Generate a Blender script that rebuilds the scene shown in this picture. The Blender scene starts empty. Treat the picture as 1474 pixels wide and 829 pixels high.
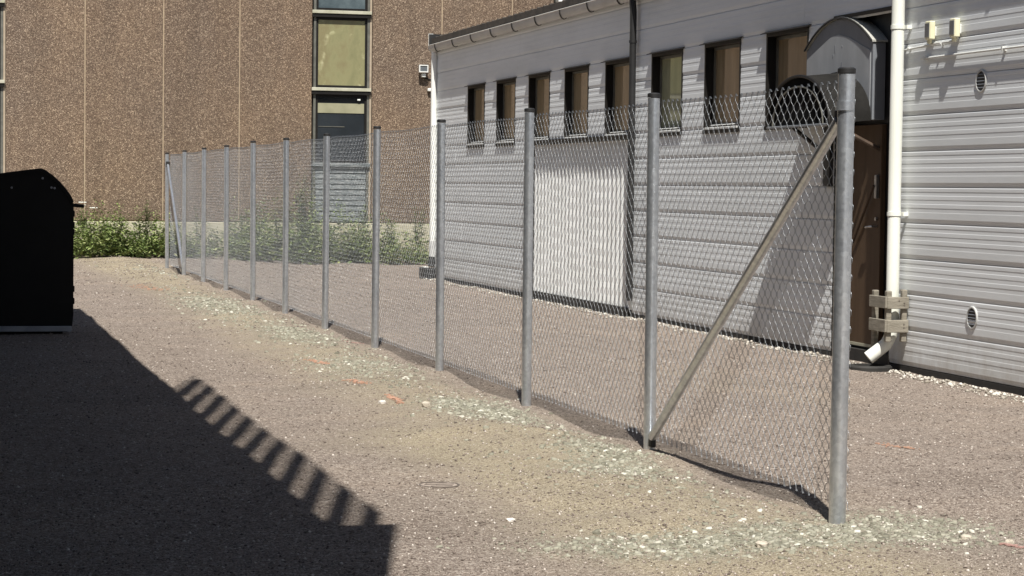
import bpy, math, random
import numpy as np
from mathutils import Vector, Matrix

S = bpy.context.scene
COL = S.collection
random.seed(7)
RNG = np.random.default_rng(11)

# ------------------------------------------------------------------ camera
YAW, PITCH, ROLL, FPX = math.radians(14.694), math.radians(-2.610), math.radians(0.705), 3169.5
fw = Vector((math.sin(YAW) * math.cos(PITCH), math.cos(YAW) * math.cos(PITCH), math.sin(PITCH)))
r0 = Vector((math.cos(YAW), -math.sin(YAW), 0))
u0 = r0.cross(fw)
rr = r0 * math.cos(ROLL) + u0 * math.sin(ROLL)
uu = -r0 * math.sin(ROLL) + u0 * math.cos(ROLL)
cam = bpy.data.cameras.new('camera')
cam.sensor_width = 36.0
cam.lens = 36.0 * FPX / 1474.0
cam.clip_start = 0.1
cam.clip_end = 3000
co = bpy.data.objects.new('camera', cam)
COL.objects.link(co)
co.matrix_world = Matrix(((rr.x, uu.x, -fw.x, 0), (rr.y, uu.y, -fw.y, 0), (rr.z, uu.z, -fw.z, 1.5), (0, 0, 0, 1)))
S.camera = co

# ------------------------------------------------------------------ light
SUN = Vector((0.14, 0.60, -1.0)).normalized()          # direction the light travels
elev = math.asin(-SUN.z)
az = math.atan2(-SUN.x, -SUN.y)
w = bpy.data.worlds.new('World')
S.world = w
w.use_nodes = True
nt = w.node_tree
sky = nt.nodes.new('ShaderNodeTexSky')
sky.sky_type = 'NISHITA'
sky.sun_disc = False
sky.sun_elevation = elev
sky.sun_rotation = az % (2 * math.pi)
nt.links.new(sky.outputs[0], nt.nodes['Background'].inputs[0])
nt.nodes['Background'].inputs[1].default_value = 0.05
sl = bpy.data.lights.new('sun', 'SUN')
sl.energy = 5.0
sl.angle = math.radians(0.53)
sl.color = (1.0, 0.972, 0.92)
so = bpy.data.objects.new('sun', sl)
COL.objects.link(so)
so.rotation_euler = SUN.to_track_quat('-Z', 'Y').to_euler()
so.location = (-6, -20, 30)
S.view_settings.view_transform = 'Standard'
S.view_settings.look = 'None'
S.view_settings.exposure = 0.50
S.view_settings.gamma = 1.0
S.view_settings.use_curve_mapping = False


# ------------------------------------------------------------------ materials
def newmat(name):
    m = bpy.data.materials.new(name)
    m.use_nodes = True
    n = m.node_tree
    return m, n, n.nodes['Principled BSDF']


def ramp(n, stops):
    r = n.nodes.new('ShaderNodeValToRGB')
    el = r.color_ramp.elements
    while len(el) < len(stops):
        el.new(0.5)
    for e, (p, c) in zip(el, stops):
        e.position = p
        e.color = (c[0], c[1], c[2], 1)
    return r


def pos(n, scale=(1, 1, 1), coord='world'):
    if coord == 'world':
        g = n.nodes.new('ShaderNodeNewGeometry').outputs['Position']
    else:
        g = n.nodes.new('ShaderNodeTexCoord').outputs['Object']
    mp = n.nodes.new('ShaderNodeMapping')
    mp.inputs['Scale'].default_value = scale
    n.links.new(g, mp.inputs[0])
    return mp.outputs[0]


def noise(n, vec, scale, detail=4, rough=0.6):
    t = n.nodes.new('ShaderNodeTexNoise')
    t.inputs['Scale'].default_value = scale
    t.inputs['Detail'].default_value = detail
    t.inputs['Roughness'].default_value = rough
    n.links.new(vec, t.inputs['Vector'])
    return t.outputs[0]


def voro(n, vec, scale):
    t = n.nodes.new('ShaderNodeTexVoronoi')
    t.inputs['Scale'].default_value = scale
    n.links.new(vec, t.inputs['Vector'])
    return t


def mix(n, fac, a, b, mode='MIX'):
    m = n.nodes.new('ShaderNodeMix')
    m.data_type = 'RGBA'
    m.blend_type = mode
    for sock, v in ((m.inputs[0], fac), (m.inputs[6], a), (m.inputs[7], b)):
        if hasattr(v, 'is_linked') or hasattr(v, 'links'):
            n.links.new(v, sock)
        elif isinstance(v, (int, float)):
            sock.default_value = v
        else:
            sock.default_value = (v[0], v[1], v[2], 1)
    return m.outputs[2]


def bump(n, bs, h, strength, dist):
    b = n.nodes.new('ShaderNodeBump')
    b.inputs['Strength'].default_value = strength
    b.inputs['Distance'].default_value = dist
    n.links.new(h, b.inputs['Height'])
    n.links.new(b.outputs[0], bs.inputs['Normal'])


def plain(name, c0, c1=None, scale=6, rough=0.6, metal=0.0, bmp=0.0, bscale=80, stretch=(1, 1, 1), spec=0.5, coord='world', lo=0.3, hi=0.7, detail=4):
    """one material: two tones of one paint or stuff mixed by noise, optional fine relief"""
    m, n, b = newmat(name)
    c1 = c1 or c0
    v = pos(n, stretch, coord)
    r = ramp(n, [(lo, c0), (hi, c1)])
    n.links.new(noise(n, v, scale, detail), r.inputs[0])
    n.links.new(r.outputs[0], b.inputs['Base Color'])
    b.inputs['Roughness'].default_value = rough
    b.inputs['Metallic'].default_value = metal
    b.inputs['Specular IOR Level'].default_value = spec
    if bmp:
        bump(n, b, noise(n, v, bscale, 3), bmp, 0.01)
    return m


# gravel yard ------------------------------------------------------
def ground_mat():
    m, n, b = newmat('gravel')
    v = pos(n)
    v1 = voro(n, v, 78)
    v2 = voro(n, v, 170)
    sep = n.nodes.new('ShaderNodeSeparateColor')
    n.links.new(v1.outputs['Color'], sep.inputs[0])
    sep2 = n.nodes.new('ShaderNodeSeparateColor')
    n.links.new(v2.outputs['Color'], sep2.inputs[0])
    st = [(0.0, (.085, .064, .052)), (0.2, (.162, .127, .104)), (0.5, (.258, .208, .172)), (0.8, (.375, .31, .258)), (1.0, (.66, .585, .50))]
    ra, rb = ramp(n, st), ramp(n, st)
    n.links.new(sep.outputs[0], ra.inputs[0])
    n.links.new(sep2.outputs[1], rb.inputs[0])
    c = mix(n, 0.55, ra.outputs[0], rb.outputs[0])
    # paler dusty soil where the trench for the posts was refilled
    at = n.nodes.new('ShaderNodeAttribute')
    at.attribute_name = 'ridge'
    nz = noise(n, v, 1.7, 5)
    mm = n.nodes.new('ShaderNodeMath')
    mm.operation = 'MULTIPLY_ADD'
    mm.inputs[1].default_value = 1.6
    mm.inputs[2].default_value = -0.8
    n.links.new(nz, mm.inputs[0])
    ad = n.nodes.new('ShaderNodeMath')
    ad.operation = 'ADD'
    ad.use_clamp = True
    n.links.new(mm.outputs[0], ad.inputs[0])
    n.links.new(at.outputs['Fac'], ad.inputs[1])
    ml = n.nodes.new('ShaderNodeMath')
    ml.operation = 'MULTIPLY'
    n.links.new(ad.outputs[0], ml.inputs[0])
    n.links.new(at.outputs['Fac'], ml.inputs[1])
    dr = ramp(n, [(0.0, (.19, .155, .108)), (0.5, (.335, .28, .195)), (1.0, (.56, .49, .37))])
    n.links.new(sep2.outputs[0], dr.inputs[0])
    c = mix(n, ml.outputs[0], c, dr.outputs[0])
    # greenish crushed stone where it was tipped out round the posts
    a2 = n.nodes.new('ShaderNodeAttribute')
    a2.attribute_name = 'rubble'
    ru = ramp(n, [(0.0, (.11, .108, .083)), (0.35, (.21, .205, .158)), (0.7, (.31, .30, .235)), (1.0, (.55, .53, .44))])
    n.links.new(sep.outputs[2], ru.inputs[0])
    m3 = n.nodes.new('ShaderNodeMath')
    m3.operation = 'MULTIPLY'
    m3.use_clamp = True
    r3 = ramp(n, [(0.36, (0, 0, 0)), (0.56, (1, 1, 1))])
    n.links.new(noise(n, v, 5.5, 6, 0.7), r3.inputs[0])
    n.links.new(r3.outputs[0], m3.inputs[0])
    n.links.new(a2.outputs['Fac'], m3.inputs[1])
    c = mix(n, m3.outputs[0], c, ru.outputs[0])
    big = ramp(n, [(0.25, (.80, .79, .78)), (0.5, (1, 1, 1)), (0.75, (1.14, 1.11, 1.06))])
    n.links.new(noise(n, v, 0.8, 7, 0.68), big.inputs[0])
    c = mix(n, 1.0, c, big.outputs[0], 'MULTIPLY')
    n.links.new(c, b.inputs['Base Color'])
    b.inputs['Roughness'].default_value = 0.95
    b.inputs['Specular IOR Level'].default_value = 0.15
    h = n.nodes.new('ShaderNodeMath')
    h.operation = 'ADD'
    n.links.new(v1.outputs['Distance'], h.inputs[0])
    n.links.new(v2.outputs['Distance'], h.inputs[1])
    inv = n.nodes.new('ShaderNodeMath')
    inv.operation = 'MULTIPLY'
    inv.inputs[1].default_value = -1
    n.links.new(h.outputs[0], inv.inputs[0])
    bump(n, b, inv.outputs[0], 0.8, 0.011)
    return m


def tone_mat(name, stops, rough=0.9, spec=0.2, attr='tone', trans=0):
    m, n, b = newmat(name)
    at = n.nodes.new('ShaderNodeAttribute')
    at.attribute_name = attr
    r = ramp(n, stops)
    n.links.new(at.outputs['Fac'], r.inputs[0])
    n.links.new(r.outputs[0], b.inputs['Base Color'])
    b.inputs['Roughness'].default_value = rough
    b.inputs['Specular IOR Level'].default_value = spec
    return m


def aggregate_mat():
    m, n, b = newmat('exposed_aggregate')
    v = pos(n)
    v1 = voro(n, v, 58)
    v2 = voro(n, v, 110)
    s1 = n.nodes.new('ShaderNodeSeparateColor')
    n.links.new(v1.outputs['Color'], s1.inputs[0])
    s2 = n.nodes.new('ShaderNodeSeparateColor')
    n.links.new(v2.outputs['Color'], s2.inputs[0])
    st = [(0.0, (.060, .043, .032)), (0.3, (.110, .079, .058)), (0.6, (.160, .115, .085)), (0.82, (.216, .158, .118)), (1.0, (.58, .47, .35))]
    ra, rb = ramp(n, st), ramp(n, st)
    n.links.new(s1.outputs[0], ra.inputs[0])
    n.links.new(s2.outputs[1], rb.inputs[0])
    c = mix(n, 0.45, ra.outputs[0], rb.outputs[0])
    oi = n.nodes.new('ShaderNodeObjectInfo')
    big = ramp(n, [(0.2, (.80, .82, .86)), (0.8, (1.14, 1.08, .98))])
    n.links.new(noise(n, pos(n, (1, 1, .55)), 0.8, 6, 0.6), big.inputs[0])
    c = mix(n, 1.0, c, big.outputs[0], 'MULTIPLY')
    pr = ramp(n, [(0, (.88, .87, .88)), (1, (1.10, 1.08, 1.05))])
    n.links.new(oi.outputs['Random'], pr.inputs[0])
    c = mix(n, 1.0, c, pr.outputs[0], 'MULTIPLY')
    sk = ramp(n, [(0.32, (.80, .79, .78)), (0.5, (1, 1, 1)), (0.72, (1.05, 1.04, 1.02))])
    n.links.new(noise(n, pos(n, (2.2, 2.2, .12)), 1.3, 5, 0.6), sk.inputs[0])
    c = mix(n, 0.7, c, sk.outputs[0], 'MULTIPLY')
    n.links.new(c, b.inputs['Base Color'])
    b.inputs['Roughness'].default_value = 0.85
    b.inputs['Specular IOR Level'].default_value = 0.25
    inv = n.nodes.new('ShaderNodeMath')
    inv.operation = 'MULTIPLY'
    inv.inputs[1].default_value = -1
    n.links.new(v1.outputs['Distance'], inv.inputs[0])
    bump(n, b, inv.outputs[0], 0.6, 0.012)
    return m


def cladding_mat():
    m, n, b = newmat('white_painted_sheet')
    v = pos(n)
    r = ramp(n, [(0.3, (.68, .70, .70)), (0.55, (.765, .785, .79)), (0.8, (.80, .82, .825))])
    n.links.new(noise(n, pos(n, (1, .35, 1.6)), 1.5, 6, 0.65), r.inputs[0])
    # rain streaks and specks of dirt
    sp = ramp(n, [(0.0, (.55, .52, .47)), (0.24, (.86, .85, .83)), (0.34, (1, 1, 1))])
    n.links.new(noise(n, pos(n, (9, 9, .9)), 2.2, 6, 0.7), sp.inputs[0])
    c = mix(n, 0.6, r.outputs[0], sp.outputs[0], 'MULTIPLY')
    # soil splashed up by rain along the lowest boards
    sx = n.nodes.new('ShaderNodeSeparateXYZ')
    n.links.new(v, sx.inputs[0])
    mr = n.nodes.new('ShaderNodeMapRange')
    mr.inputs['From Min'].default_value = 0.42
    mr.inputs['From Max'].default_value = -0.05
    n.links.new(sx.outputs[2], mr.inputs['Value'])
    sn = ramp(n, [(0.35, (0, 0, 0)), (0.75, (.75, .75, .75))])
    n.links.new(noise(n, pos(n, (1, 1, .6)), 5.0, 7, 0.75), sn.inputs[0])
    mu = n.nodes.new('ShaderNodeMath')
    mu.operation = 'MULTIPLY'
    n.links.new(mr.outputs[0], mu.inputs[0])
    n.links.new(sn.outputs[0], mu.inputs[1])
    c = mix(n, mu.outputs[0], c, (.40, .35, .29))
    n.links.new(c, b.inputs['Base Color'])
    b.inputs['Roughness'].default_value = 0.5
    b.inputs['Specular IOR Level'].default_value = 0.35
    bump(n, b, noise(n, pos(n, (1, .5, 2)), 4.5, 3), 0.12, 0.004)
    return m


def galv_mat():
    m, n, b = newmat('galvanised_steel')
    v = pos(n, (1, 1, 1))
    vv = voro(n, v, 55)
    s = n.nodes.new('ShaderNodeSeparateColor')
    n.links.new(vv.outputs['Color'], s.inputs[0])
    r = ramp(n, [(0.0, (.62, .64, .66)), (0.6, (.69, .71, .73)), (1.0, (.76, .78, .80))])
    n.links.new(s.outputs[0], r.inputs[0])
    r2 = ramp(n, [(0.3, (.74, .76, .79)), (0.7, (1.08, 1.08, 1.07))])
    n.links.new(noise(n, pos(n, (6, 6, 1.4)), 3, 6, 0.7), r2.inputs[0])
    c = mix(n, 1.0, r.outputs[0], r2.outputs[0], 'MULTIPLY')
    n.links.new(c, b.inputs['Base Color'])
    b.inputs['Metallic'].default_value = 0.85
    rg = ramp(n, [(0.0, (.28,) * 3), (1.0, (.38,) * 3)])
    n.links.new(s.outputs[1], rg.inputs[0])
    n.links.new(rg.outputs[0], b.inputs['Roughness'])
    return m


def olive_pane_mat():
    """painted spandrel sheet, greenish paint faded and streaked"""
    m, n, b = newmat('olive_spandrel')
    r = ramp(n, [(0.3, (.17, .165, .082)), (0.5, (.25, .235, .12)), (0.62, (.215, .185, .095)), (0.8, (.32, .31, .17))])
    n.links.new(noise(n, pos(n, (1, 1, .6)), 2.2, 7, 0.6), r.inputs[0])
    cr = ramp(n, [(0.0, (.62, .62, .42)), (0.045, (.3, .3, .18)), (0.09, (0, 0, 0))])
    vv = n.nodes.new('ShaderNodeTexVoronoi')
    vv.feature = 'DISTANCE_TO_EDGE'
    vv.inputs['Scale'].default_value = 1.5
    n.links.new(pos(n, (1, 1, .8)), vv.inputs['Vector'])
    n.links.new(vv.outputs['Distance'], cr.inputs[0])
    msk = ramp(n, [(0.52, (0, 0, 0)), (0.68, (.55, .55, .55))])
    n.links.new(noise(n, pos(n), 2.7, 3), msk.inputs[0])
    c2 = mix(n, 1.0, cr.outputs[0], msk.outputs[0], 'MULTIPLY')
    c = mix(n, 1.0, r.outputs[0], c2, 'ADD')
    n.links.new(c, b.inputs['Base Color'])
    b.inputs['Roughness'].default_value = 0.35
    return m


MG = ground_mat()
M_GRAVEL = tone_mat('gravel_stones', [(0.0, (.115, .09, .075)), (0.3, (.20, .162, .135)), (0.6, (.285, .235, .195)), (0.85, (.39, .33, .28)), (1.0, (.58, .52, .46))])
M_CHIP = tone_mat('limestone_rubble', [(0.0, (.15, .14, .105)), (0.5, (.25, .24, .185)), (0.85, (.35, .335, .265)), (1.0, (.56, .54, .46))])
M_PALE = tone_mat('pale_stones', [(0.0, (.24, .21, .17)), (0.5, (.42, .38, .32)), (1.0, (.66, .62, .55))])
M_AGG = aggregate_mat()
M_SEAL = plain('joint_sealant', (.28, .21, .14), (.40, .31, .21), 5, 0.8)
M_PLINTH = plain('cast_concrete', (.44, .40, .29), (.60, .55, .41), 3, 0.9, bmp=.3, bscale=30)
M_CLAD = cladding_mat()
M_WHITE = plain('white_gloss_paint', (.74, .74, .69), (.83, .83, .79), 3, 0.35, stretch=(4, 4, .6))
M_DOORW = plain('white_roller_paint', (.70, .70, .67), (.80, .80, .78), 2, 0.4)
M_BLACK = plain('black_paint', (.012, .012, .012), (.022, .021, .020), 8, 0.55)
M_TAR = plain('black_base_sheet', (.014, .013, .012), (.035, .032, .028), 5, 0.8)
M_FRAME = plain('dark_brown_frame', (.009, .008, .007), (.016, .014, .012), 9, 0.5, spec=.25)
M_ROOF = plain('weathered_roof', (.035, .03, .025), (.085, .07, .055), 4, 0.85, bmp=.4, bscale=20)
M_GUTTER = plain('gutter_grey_paint', (.46, .45, .43), (.58, .57, .55), 2.5, 0.45, stretch=(1, .6, 2))
M_GUTEDGE = plain('worn_gutter_lip', (.5, .48, .44), (.66, .64, .6), 4, 0.4)
M_BLIND = plain('brown_blind', (.27, .195, .10), (.37, .28, .16), 3, 0.8, stretch=(1, 2, .4))
M_BLINDG = plain('green_blind', (.30, .31, .18), (.40, .40, .25), 2.2, 0.8, stretch=(1, 2, .5))
M_GALV = galv_mat()
M_WIRE = plain('zinc_wire', (.26, .275, .29), (.37, .385, .40), 20, 0.38, metal=0.6)
M_GREY = plain('grey_canopy_sheet', (.30, .31, .32), (.37, .38, .39), 3.2, 0.5, stretch=(2, 2, .7))
M_GREYD = plain('darker_grey_trim', (.17, .18, .195), (.215, .225, .24), 4, 0.55)
M_SMOKE = plain('smoke_grey_sheet', (.016, .015, .014), (.026, .025, .023), 7, 0.9, spec=.05)
M_MATT = plain('matt_black_sheet', (.006, .006, .006), (.010, .010, .010), 6, 0.9, spec=.05)
M_FELT = plain('roofing_felt', (.34, .335, .29), (.52, .51, .46), 60, 0.95, bmp=.6, bscale=120)
M_DOOR = plain('brown_door_paint', (.080, .050, .028), (.106, .067, .040), 3, 0.6, stretch=(2, 4, .5), spec=.2)
M_STEEL = plain('door_fittings', (.32, .31, .30), (.5, .48, .46), 12, 0.35, metal=0.9)
M_RUST = plain('brown_security_bar', (.055, .036, .024), (.09, .06, .042), 14, 0.7, spec=.2)
M_PVC = plain('white_plastic_pipe', (.74, .75, .66), (.82, .82, .76), 2.5, 0.4, stretch=(3, 3, .5))
M_WOOD = plain('weathered_timber', (.17, .15, .115), (.31, .28, .225), 7, 0.85, bmp=.4, bscale=30, stretch=(1, 1, 5))
M_WOODG = plain('peeling_grey_boards', (.105, .12, .125), (.40, .41, .39), 5, 0.8, bmp=.4, bscale=24, stretch=(1.2, 1, 7), lo=.45, hi=.75, detail=7)
M_LAMP = plain('cream_lamp_body', (.70, .66, .44), (.78, .75, .55), 10, 0.4)
M_LENS = plain('lamp_glass', (.10, .11, .12), (.16, .17, .18), 9, 0.15)
M_CABLE = plain('grey_white_conduit', (.62, .62, .58), (.70, .70, .67), 8, 0.5)
M_VENT = plain('vent_grey', (.46, .46, .44), (.56, .56, .54), 12, 0.5)
M_BIN = plain('black_container_paint', (.006, .006, .006), (.009, .009, .009), 4, 0.6, spec=.15)
M_BINR = plain('grey_container_rail', (.20, .21, .23), (.30, .31, .33), 5, 0.5)
M_GLASS = plain('dark_window_glass', (.016, .02, .024), (.028, .034, .04), 1.6, 0.08)
M_GLASSB = plain('blue_grey_window_glass', (.03, .045, .055), (.11, .14, .15), 2.2, 0.1, detail=5)
M_SILL = plain('pale_metal_sill', (.36, .35, .25), (.52, .50, .40), 6, 0.5)
M_OLIVE = olive_pane_mat()
M_STRIP = plain('olive_blind_strip', (.25, .24, .15), (.33, .31, .20), 4, 0.6)
M_ALU = plain('old_window_frame', (.085, .085, .07), (.16, .155, .13), 6, 0.5)
M_CREAM = plain('cream_trim', (.34, .27, .19), (.42, .34, .25), 6, 0.7)
M_LEAF = tone_mat('weed_leaves', [(0.0, (.045, .072, .020)), (0.4, (.115, .160, .046)), (0.75, (.20, .25, .078)), (1.0, (.34, .36, .16))], 0.6, 0.3)
M_STEM = plain('weed_stems', (.07, .085, .03), (.14, .13, .06), 9, 0.7)
M_FLOWER = plain('white_umbels', (.66, .66, .58), (.78, .78, .72), 30, 0.8)
M_PAINT = plain('orange_marking_paint', (.42, .235, .15), (.50, .30, .215), 20, 0.9)
M_PAINTR = plain('pink_marking_paint', (.34, .20, .17), (.40, .25, .21), 20, 0.9)
M_IRON = plain('cast_iron', (.075, .06, .048), (.20, .165, .135), 18, 0.85, bmp=.5, bscale=60)
M_RENDER = plain('dark_grey_render', (.075, .078, .085), (.105, .108, .115), 2, 0.9)
M_SLAB = plain('dark_balcony_concrete', (.10, .10, .10), (.14, .14, .14), 3, 0.9)


# ------------------------------------------------------------------ geometry helpers
class MB:
    def __init__(s):
        s.v, s.f = [], []

    def add(s, vs, fs):
        o = len(s.v)
        s.v += [tuple(p) for p in vs]
        s.f += [tuple(i + o for i in q) for q in fs]
        return s

    def box(s, x0, x1, y0, y1, z0, z1):
        vs = [(x, y, z) for z in (z0, z1) for y in (y0, y1) for x in (x0, x1)]
        return s.add(vs, [(0, 2, 3, 1), (4, 5, 7, 6), (0, 1, 5, 4), (2, 6, 7, 3), (0, 4, 6, 2), (1, 3, 7, 5)])

    def bbox(s, x0, x1, y0, y1, z0, z1, b=0.004):
        """box with small chamfers on all edges"""
        c = ((x0 + x1) / 2, (y0 + y1) / 2, (z0 + z1) / 2)
        h = ((x1 - x0) / 2, (y1 - y0) / 2, (z1 - z0) / 2)
        b = min(b, min(h) * 0.6)
        vs, idx = [], {}
        for sx in (-1, 1):
            for sy in (-1, 1):
                for sz in (-1, 1):
                    for a in range(3):
                        p = [c[0] + sx * (h[0] - b), c[1] + sy * (h[1] - b), c[2] + sz * (h[2] - b)]
                        p[a] = c[a] + (sx, sy, sz)[a] * h[a]
                        idx[(sx, sy, sz, a)] = len(vs)
                        vs.append(tuple(p))
        fs = []
        g = lambda t, a: idx[(t[0], t[1], t[2], a)]
        for a in range(3):
            o1, o2 = [k for k in range(3) if k != a]
            for sg in (-1, 1):
                q = []
                for (p1, p2) in ((-1, -1), (1, -1), (1, 1), (-1, 1)):
                    t = [0, 0, 0]
                    t[a], t[o1], t[o2] = sg, p1, p2
                    q.append(g(t, a))
                fs.append(q)
        for a in range(3):
            o1, o2 = [k for k in range(3) if k != a]
            for p1 in (-1, 1):
                for p2 in (-1, 1):
                    t0 = [0, 0, 0]
                    t1 = [0, 0, 0]
                    t0[a], t0[o1], t0[o2] = -1, p1, p2
                    t1[a], t1[o1], t1[o2] = 1, p1, p2
                    fs.append([g(t0, o1), g(t1, o1), g(t1, o2), g(t0, o2)])
        for sx in (-1, 1):
            for sy in (-1, 1):
                for sz in (-1, 1):
                    t = (sx, sy, sz)
                    fs.append([g(t, 0), g(t, 1), g(t, 2)])
        return s.add(vs, fs)

    def tube(s, pts, rad, n=10, cap=True):
        pts = [Vector(p) for p in pts]
        rads = rad if isinstance(rad, (list, tuple)) else [rad] * len(pts)
        o = len(s.v)
        up = None
        for i, p in enumerate(pts):
            t = (pts[min(i + 1, len(pts) - 1)] - pts[max(i - 1, 0)]).normalized()
            if up is None:
                up = Vector((0, 0, 1)) if abs(t.z) < 0.9 else Vector((1, 0, 0))
            a = t.cross(up).normalized()
            c = a.cross(t).normalized()
            up = c
            for k in range(n):
                q = p + (a * math.cos(2 * math.pi * k / n) + c * math.sin(2 * math.pi * k / n)) * rads[i]
                s.v.append(tuple(q))
        for i in range(len(pts) - 1):
            for k in range(n):
                k2 = (k + 1) % n
                s.f.append((o + i * n + k, o + i * n + k2, o + (i + 1) * n + k2, o + (i + 1) * n + k))
        if cap:
            s.f.append(tuple(o + k for k in range(n))[::-1])
            s.f.append(tuple(o + (len(pts) - 1) * n + k for k in range(n)))
        return s

    def prism(s, poly, axis, a0, a1):
        """extrude a 2-D outline along axis 0/1/2; outline coords are the two other axes in order"""
        n = len(poly)
        vs = []
        for a in (a0, a1):
            for p in poly:
                q = [p[0], p[1]]
                q.insert(axis, a)
                vs.append(tuple(q))
        fs = [tuple(range(n))[::-1], tuple(range(n, 2 * n))]
        for k in range(n):
            k2 = (k + 1) % n
            fs.append((k, k2, n + k2, n + k))
        return s.add(vs, fs)

    def sheet(s, line, axis, a0, a1):
        """open profile extruded"""
        n = len(line)
        vs = []
        for a in (a0, a1):
            for p in line:
                q = [p[0], p[1]]
                q.insert(axis, a)
                vs.append(tuple(q))
        return s.add(vs, [(k, k + 1, n + k + 1, n + k) for k in range(n - 1)])

    def mesh(s, name, mat, smooth=False):
        me = bpy.data.meshes.new(name)
        me.from_pydata(s.v, [], s.f)
        me.materials.append(mat)
        import bmesh
        bm = bmesh.new()
        bm.from_mesh(me)
        bmesh.ops.recalc_face_normals(bm, faces=bm.faces)
        bm.to_mesh(me)
        bm.free()
        if smooth:
            me.polygons.foreach_set('use_smooth', [True] * len(me.polygons))
            try:
                me.set_sharp_from_angle(angle=math.radians(38))
            except Exception:
                pass
        me.update()
        return me

    def obj(s, name, mat, parent=None, smooth=False):
        return link(name, s.mesh(name, mat, smooth), parent)


def link(name, me, parent=None, loc=None):
    o = bpy.data.objects.new(name, me)
    COL.objects.link(o)
    if parent is not None:
        o.parent = parent
    if loc is not None:
        o.location = loc
    return o


def tag(o, label=None, cat=None, group=None, kind=None):
    for k, v in (('label', label), ('category', cat), ('group', group), ('kind', kind)):
        if v:
            o[k] = v
    return o


def thing(name, label, cat, group=None):
    o = bpy.data.objects.new(name, None)
    COL.objects.link(o)
    o.empty_display_size = 0.3
    return tag(o, label, cat, group)


def raw_mesh(name, V, F, mat, tone=None):
    """numpy arrays straight into one mesh (F: n x k)"""
    me = bpy.data.meshes.new(name)
    k = F.shape[1]
    me.vertices.add(len(V))
    me.vertices.foreach_set('co', V.astype(np.float32).ravel())
    me.loops.add(F.size)
    me.loops.foreach_set('vertex_index', F.astype(np.int32).ravel())
    me.polygons.add(len(F))
    me.polygons.foreach_set('loop_start', np.arange(0, F.size, k, dtype=np.int32))
    me.polygons.foreach_set('loop_total', np.full(len(F), k, dtype=np.int32))
    me.materials.append(mat)
    if tone is not None:
        a = me.attributes.new('tone', 'FLOAT', 'POINT')
        a.data.foreach_set('value', tone.astype(np.float32))
    me.update()
    me.validate()
    return me


# ------------------------------------------------------------------ ground
FX = 3.959                                    # fence line
FY0, FSP, NP, PH = 9.231, 2.7185, 12, 2.048    # first post, spacing, number, height
Xw = 8.39                                      # face of the white building
YB = 47.0                                      # face of the brown building


def sm(a, b, x):
    t = np.clip((x - a) / (b - a), 0, 1)
    return t * t * (3 - 2 * t)


def vnoise(x, y, seed=0):
    """cheap smooth value noise"""
    xi, yi = np.floor(x), np.floor(y)
    fx, fy = x - xi, y - yi
    fx, fy = fx * fx * (3 - 2 * fx), fy * fy * (3 - 2 * fy)

    def h(a, b):
        t = np.sin(a * 127.1 + b * 311.7 + seed * 74.7) * 43758.5453
        return t - np.floor(t)
    return (h(xi, yi) * (1 - fx) + h(xi + 1, yi) * fx) * (1 - fy) + (h(xi, yi + 1) * (1 - fx) + h(xi + 1, yi + 1) * fx) * fy


def gz(x, y):
    """height of the yard"""
    x, y = np.asarray(x, float), np.asarray(y, float)
    z = -0.10 * sm(5.0, 7.6, x)
    near = sm(-6, 0, x) * (1 - sm(14, 22, x)) * sm(2, 6, y) * (1 - sm(46, 56, y))
    z = z + near * ((vnoise(x * 1.1, y * 1.1, 1) - .5) * 0.03 + (vnoise(x * 3.3, y * 3.3, 2) - .5) * 0.016 + (vnoise(x * 9, y * 9, 3) - .5) * 0.008)
    rid = np.exp(-((x - 3.35 - (vnoise(x * 0, y * .5, 5) - .5) * .5) / 0.42) ** 2)
    z = z + near * rid * (0.02 + 0.035 * vnoise(x * 2.1, y * 1.6, 6)) * sm(8, 11, y)
    # shallow trough left behind the posts
    between = np.sin(np.pi * (y - 9.231) / 2.7185) ** 2
    z = z - near * between * (0.03 + .05 * vnoise(x * 0 + 3, y * .9, 8)) * np.exp(-((x - 4.0) / 0.2) ** 2) * sm(9.4, 10.0, y)
    return z


def axis(dense, far0, far1):
    out = [dense[-1]]
    d = 0.4
    while out[-1] < far1:
        out.append(out[-1] + d)
        d *= 1.5
    lo = [dense[0]]
    d = 0.4
    while lo[-1] > far0:
        lo.append(lo[-1] - d)
        d *= 1.5
    return np.array(sorted(lo[1:]) + list(dense) + out[1:])


gx = axis(np.arange(-0.6, 9.6, 0.07), -900, 900)
gy = axis(np.concatenate([np.arange(6.6, 22, 0.09), np.arange(22, 48.0, 0.2)]), -600, 1500)
GX, GY = np.meshgrid(gx, gy)
GZ = gz(GX, GY)
nx, ny = len(gx), len(gy)
V = np.stack([GX.ravel(), GY.ravel(), GZ.ravel()], 1)
ii = np.arange(nx * ny).reshape(ny, nx)
F = np.stack([ii[:-1, :-1].ravel(), ii[:-1, 1:].ravel(), ii[1:, 1:].ravel(), ii[1:, :-1].ravel()], 1)
gm = raw_mesh('ground', V, F, MG)
rid = np.clip(np.exp(-((V[:, 0] - 3.3) / 0.75) ** 2) * 0.92 + sm(30, 40, V[:, 1]) * (1 - sm(46, 60, V[:, 1])) * sm(1, 3, V[:, 0]) * (1 - sm(4, 5, V[:, 0])) * .35
              + np.exp(-((V[:, 0] - 3.2) / 1.0) ** 2 - ((V[:, 1] - 9.0) / 1.6) ** 2) * .5, 0, 1)
rid = np.clip(rid + .5 * np.exp(-((V[:, 0] - 3.0) / .65) ** 2 - ((V[:, 1] - 11.6) / 1.1) ** 2) + .4 * np.exp(-((V[:, 0] - 2.5) / .5) ** 2 - ((V[:, 1] - 12.6) / .7) ** 2)
              + .45 * np.exp(-((V[:, 0] - 6.2) / .7) ** 2 - ((V[:, 1] - 16.5) / 2.6) ** 2), 0, 1)
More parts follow.
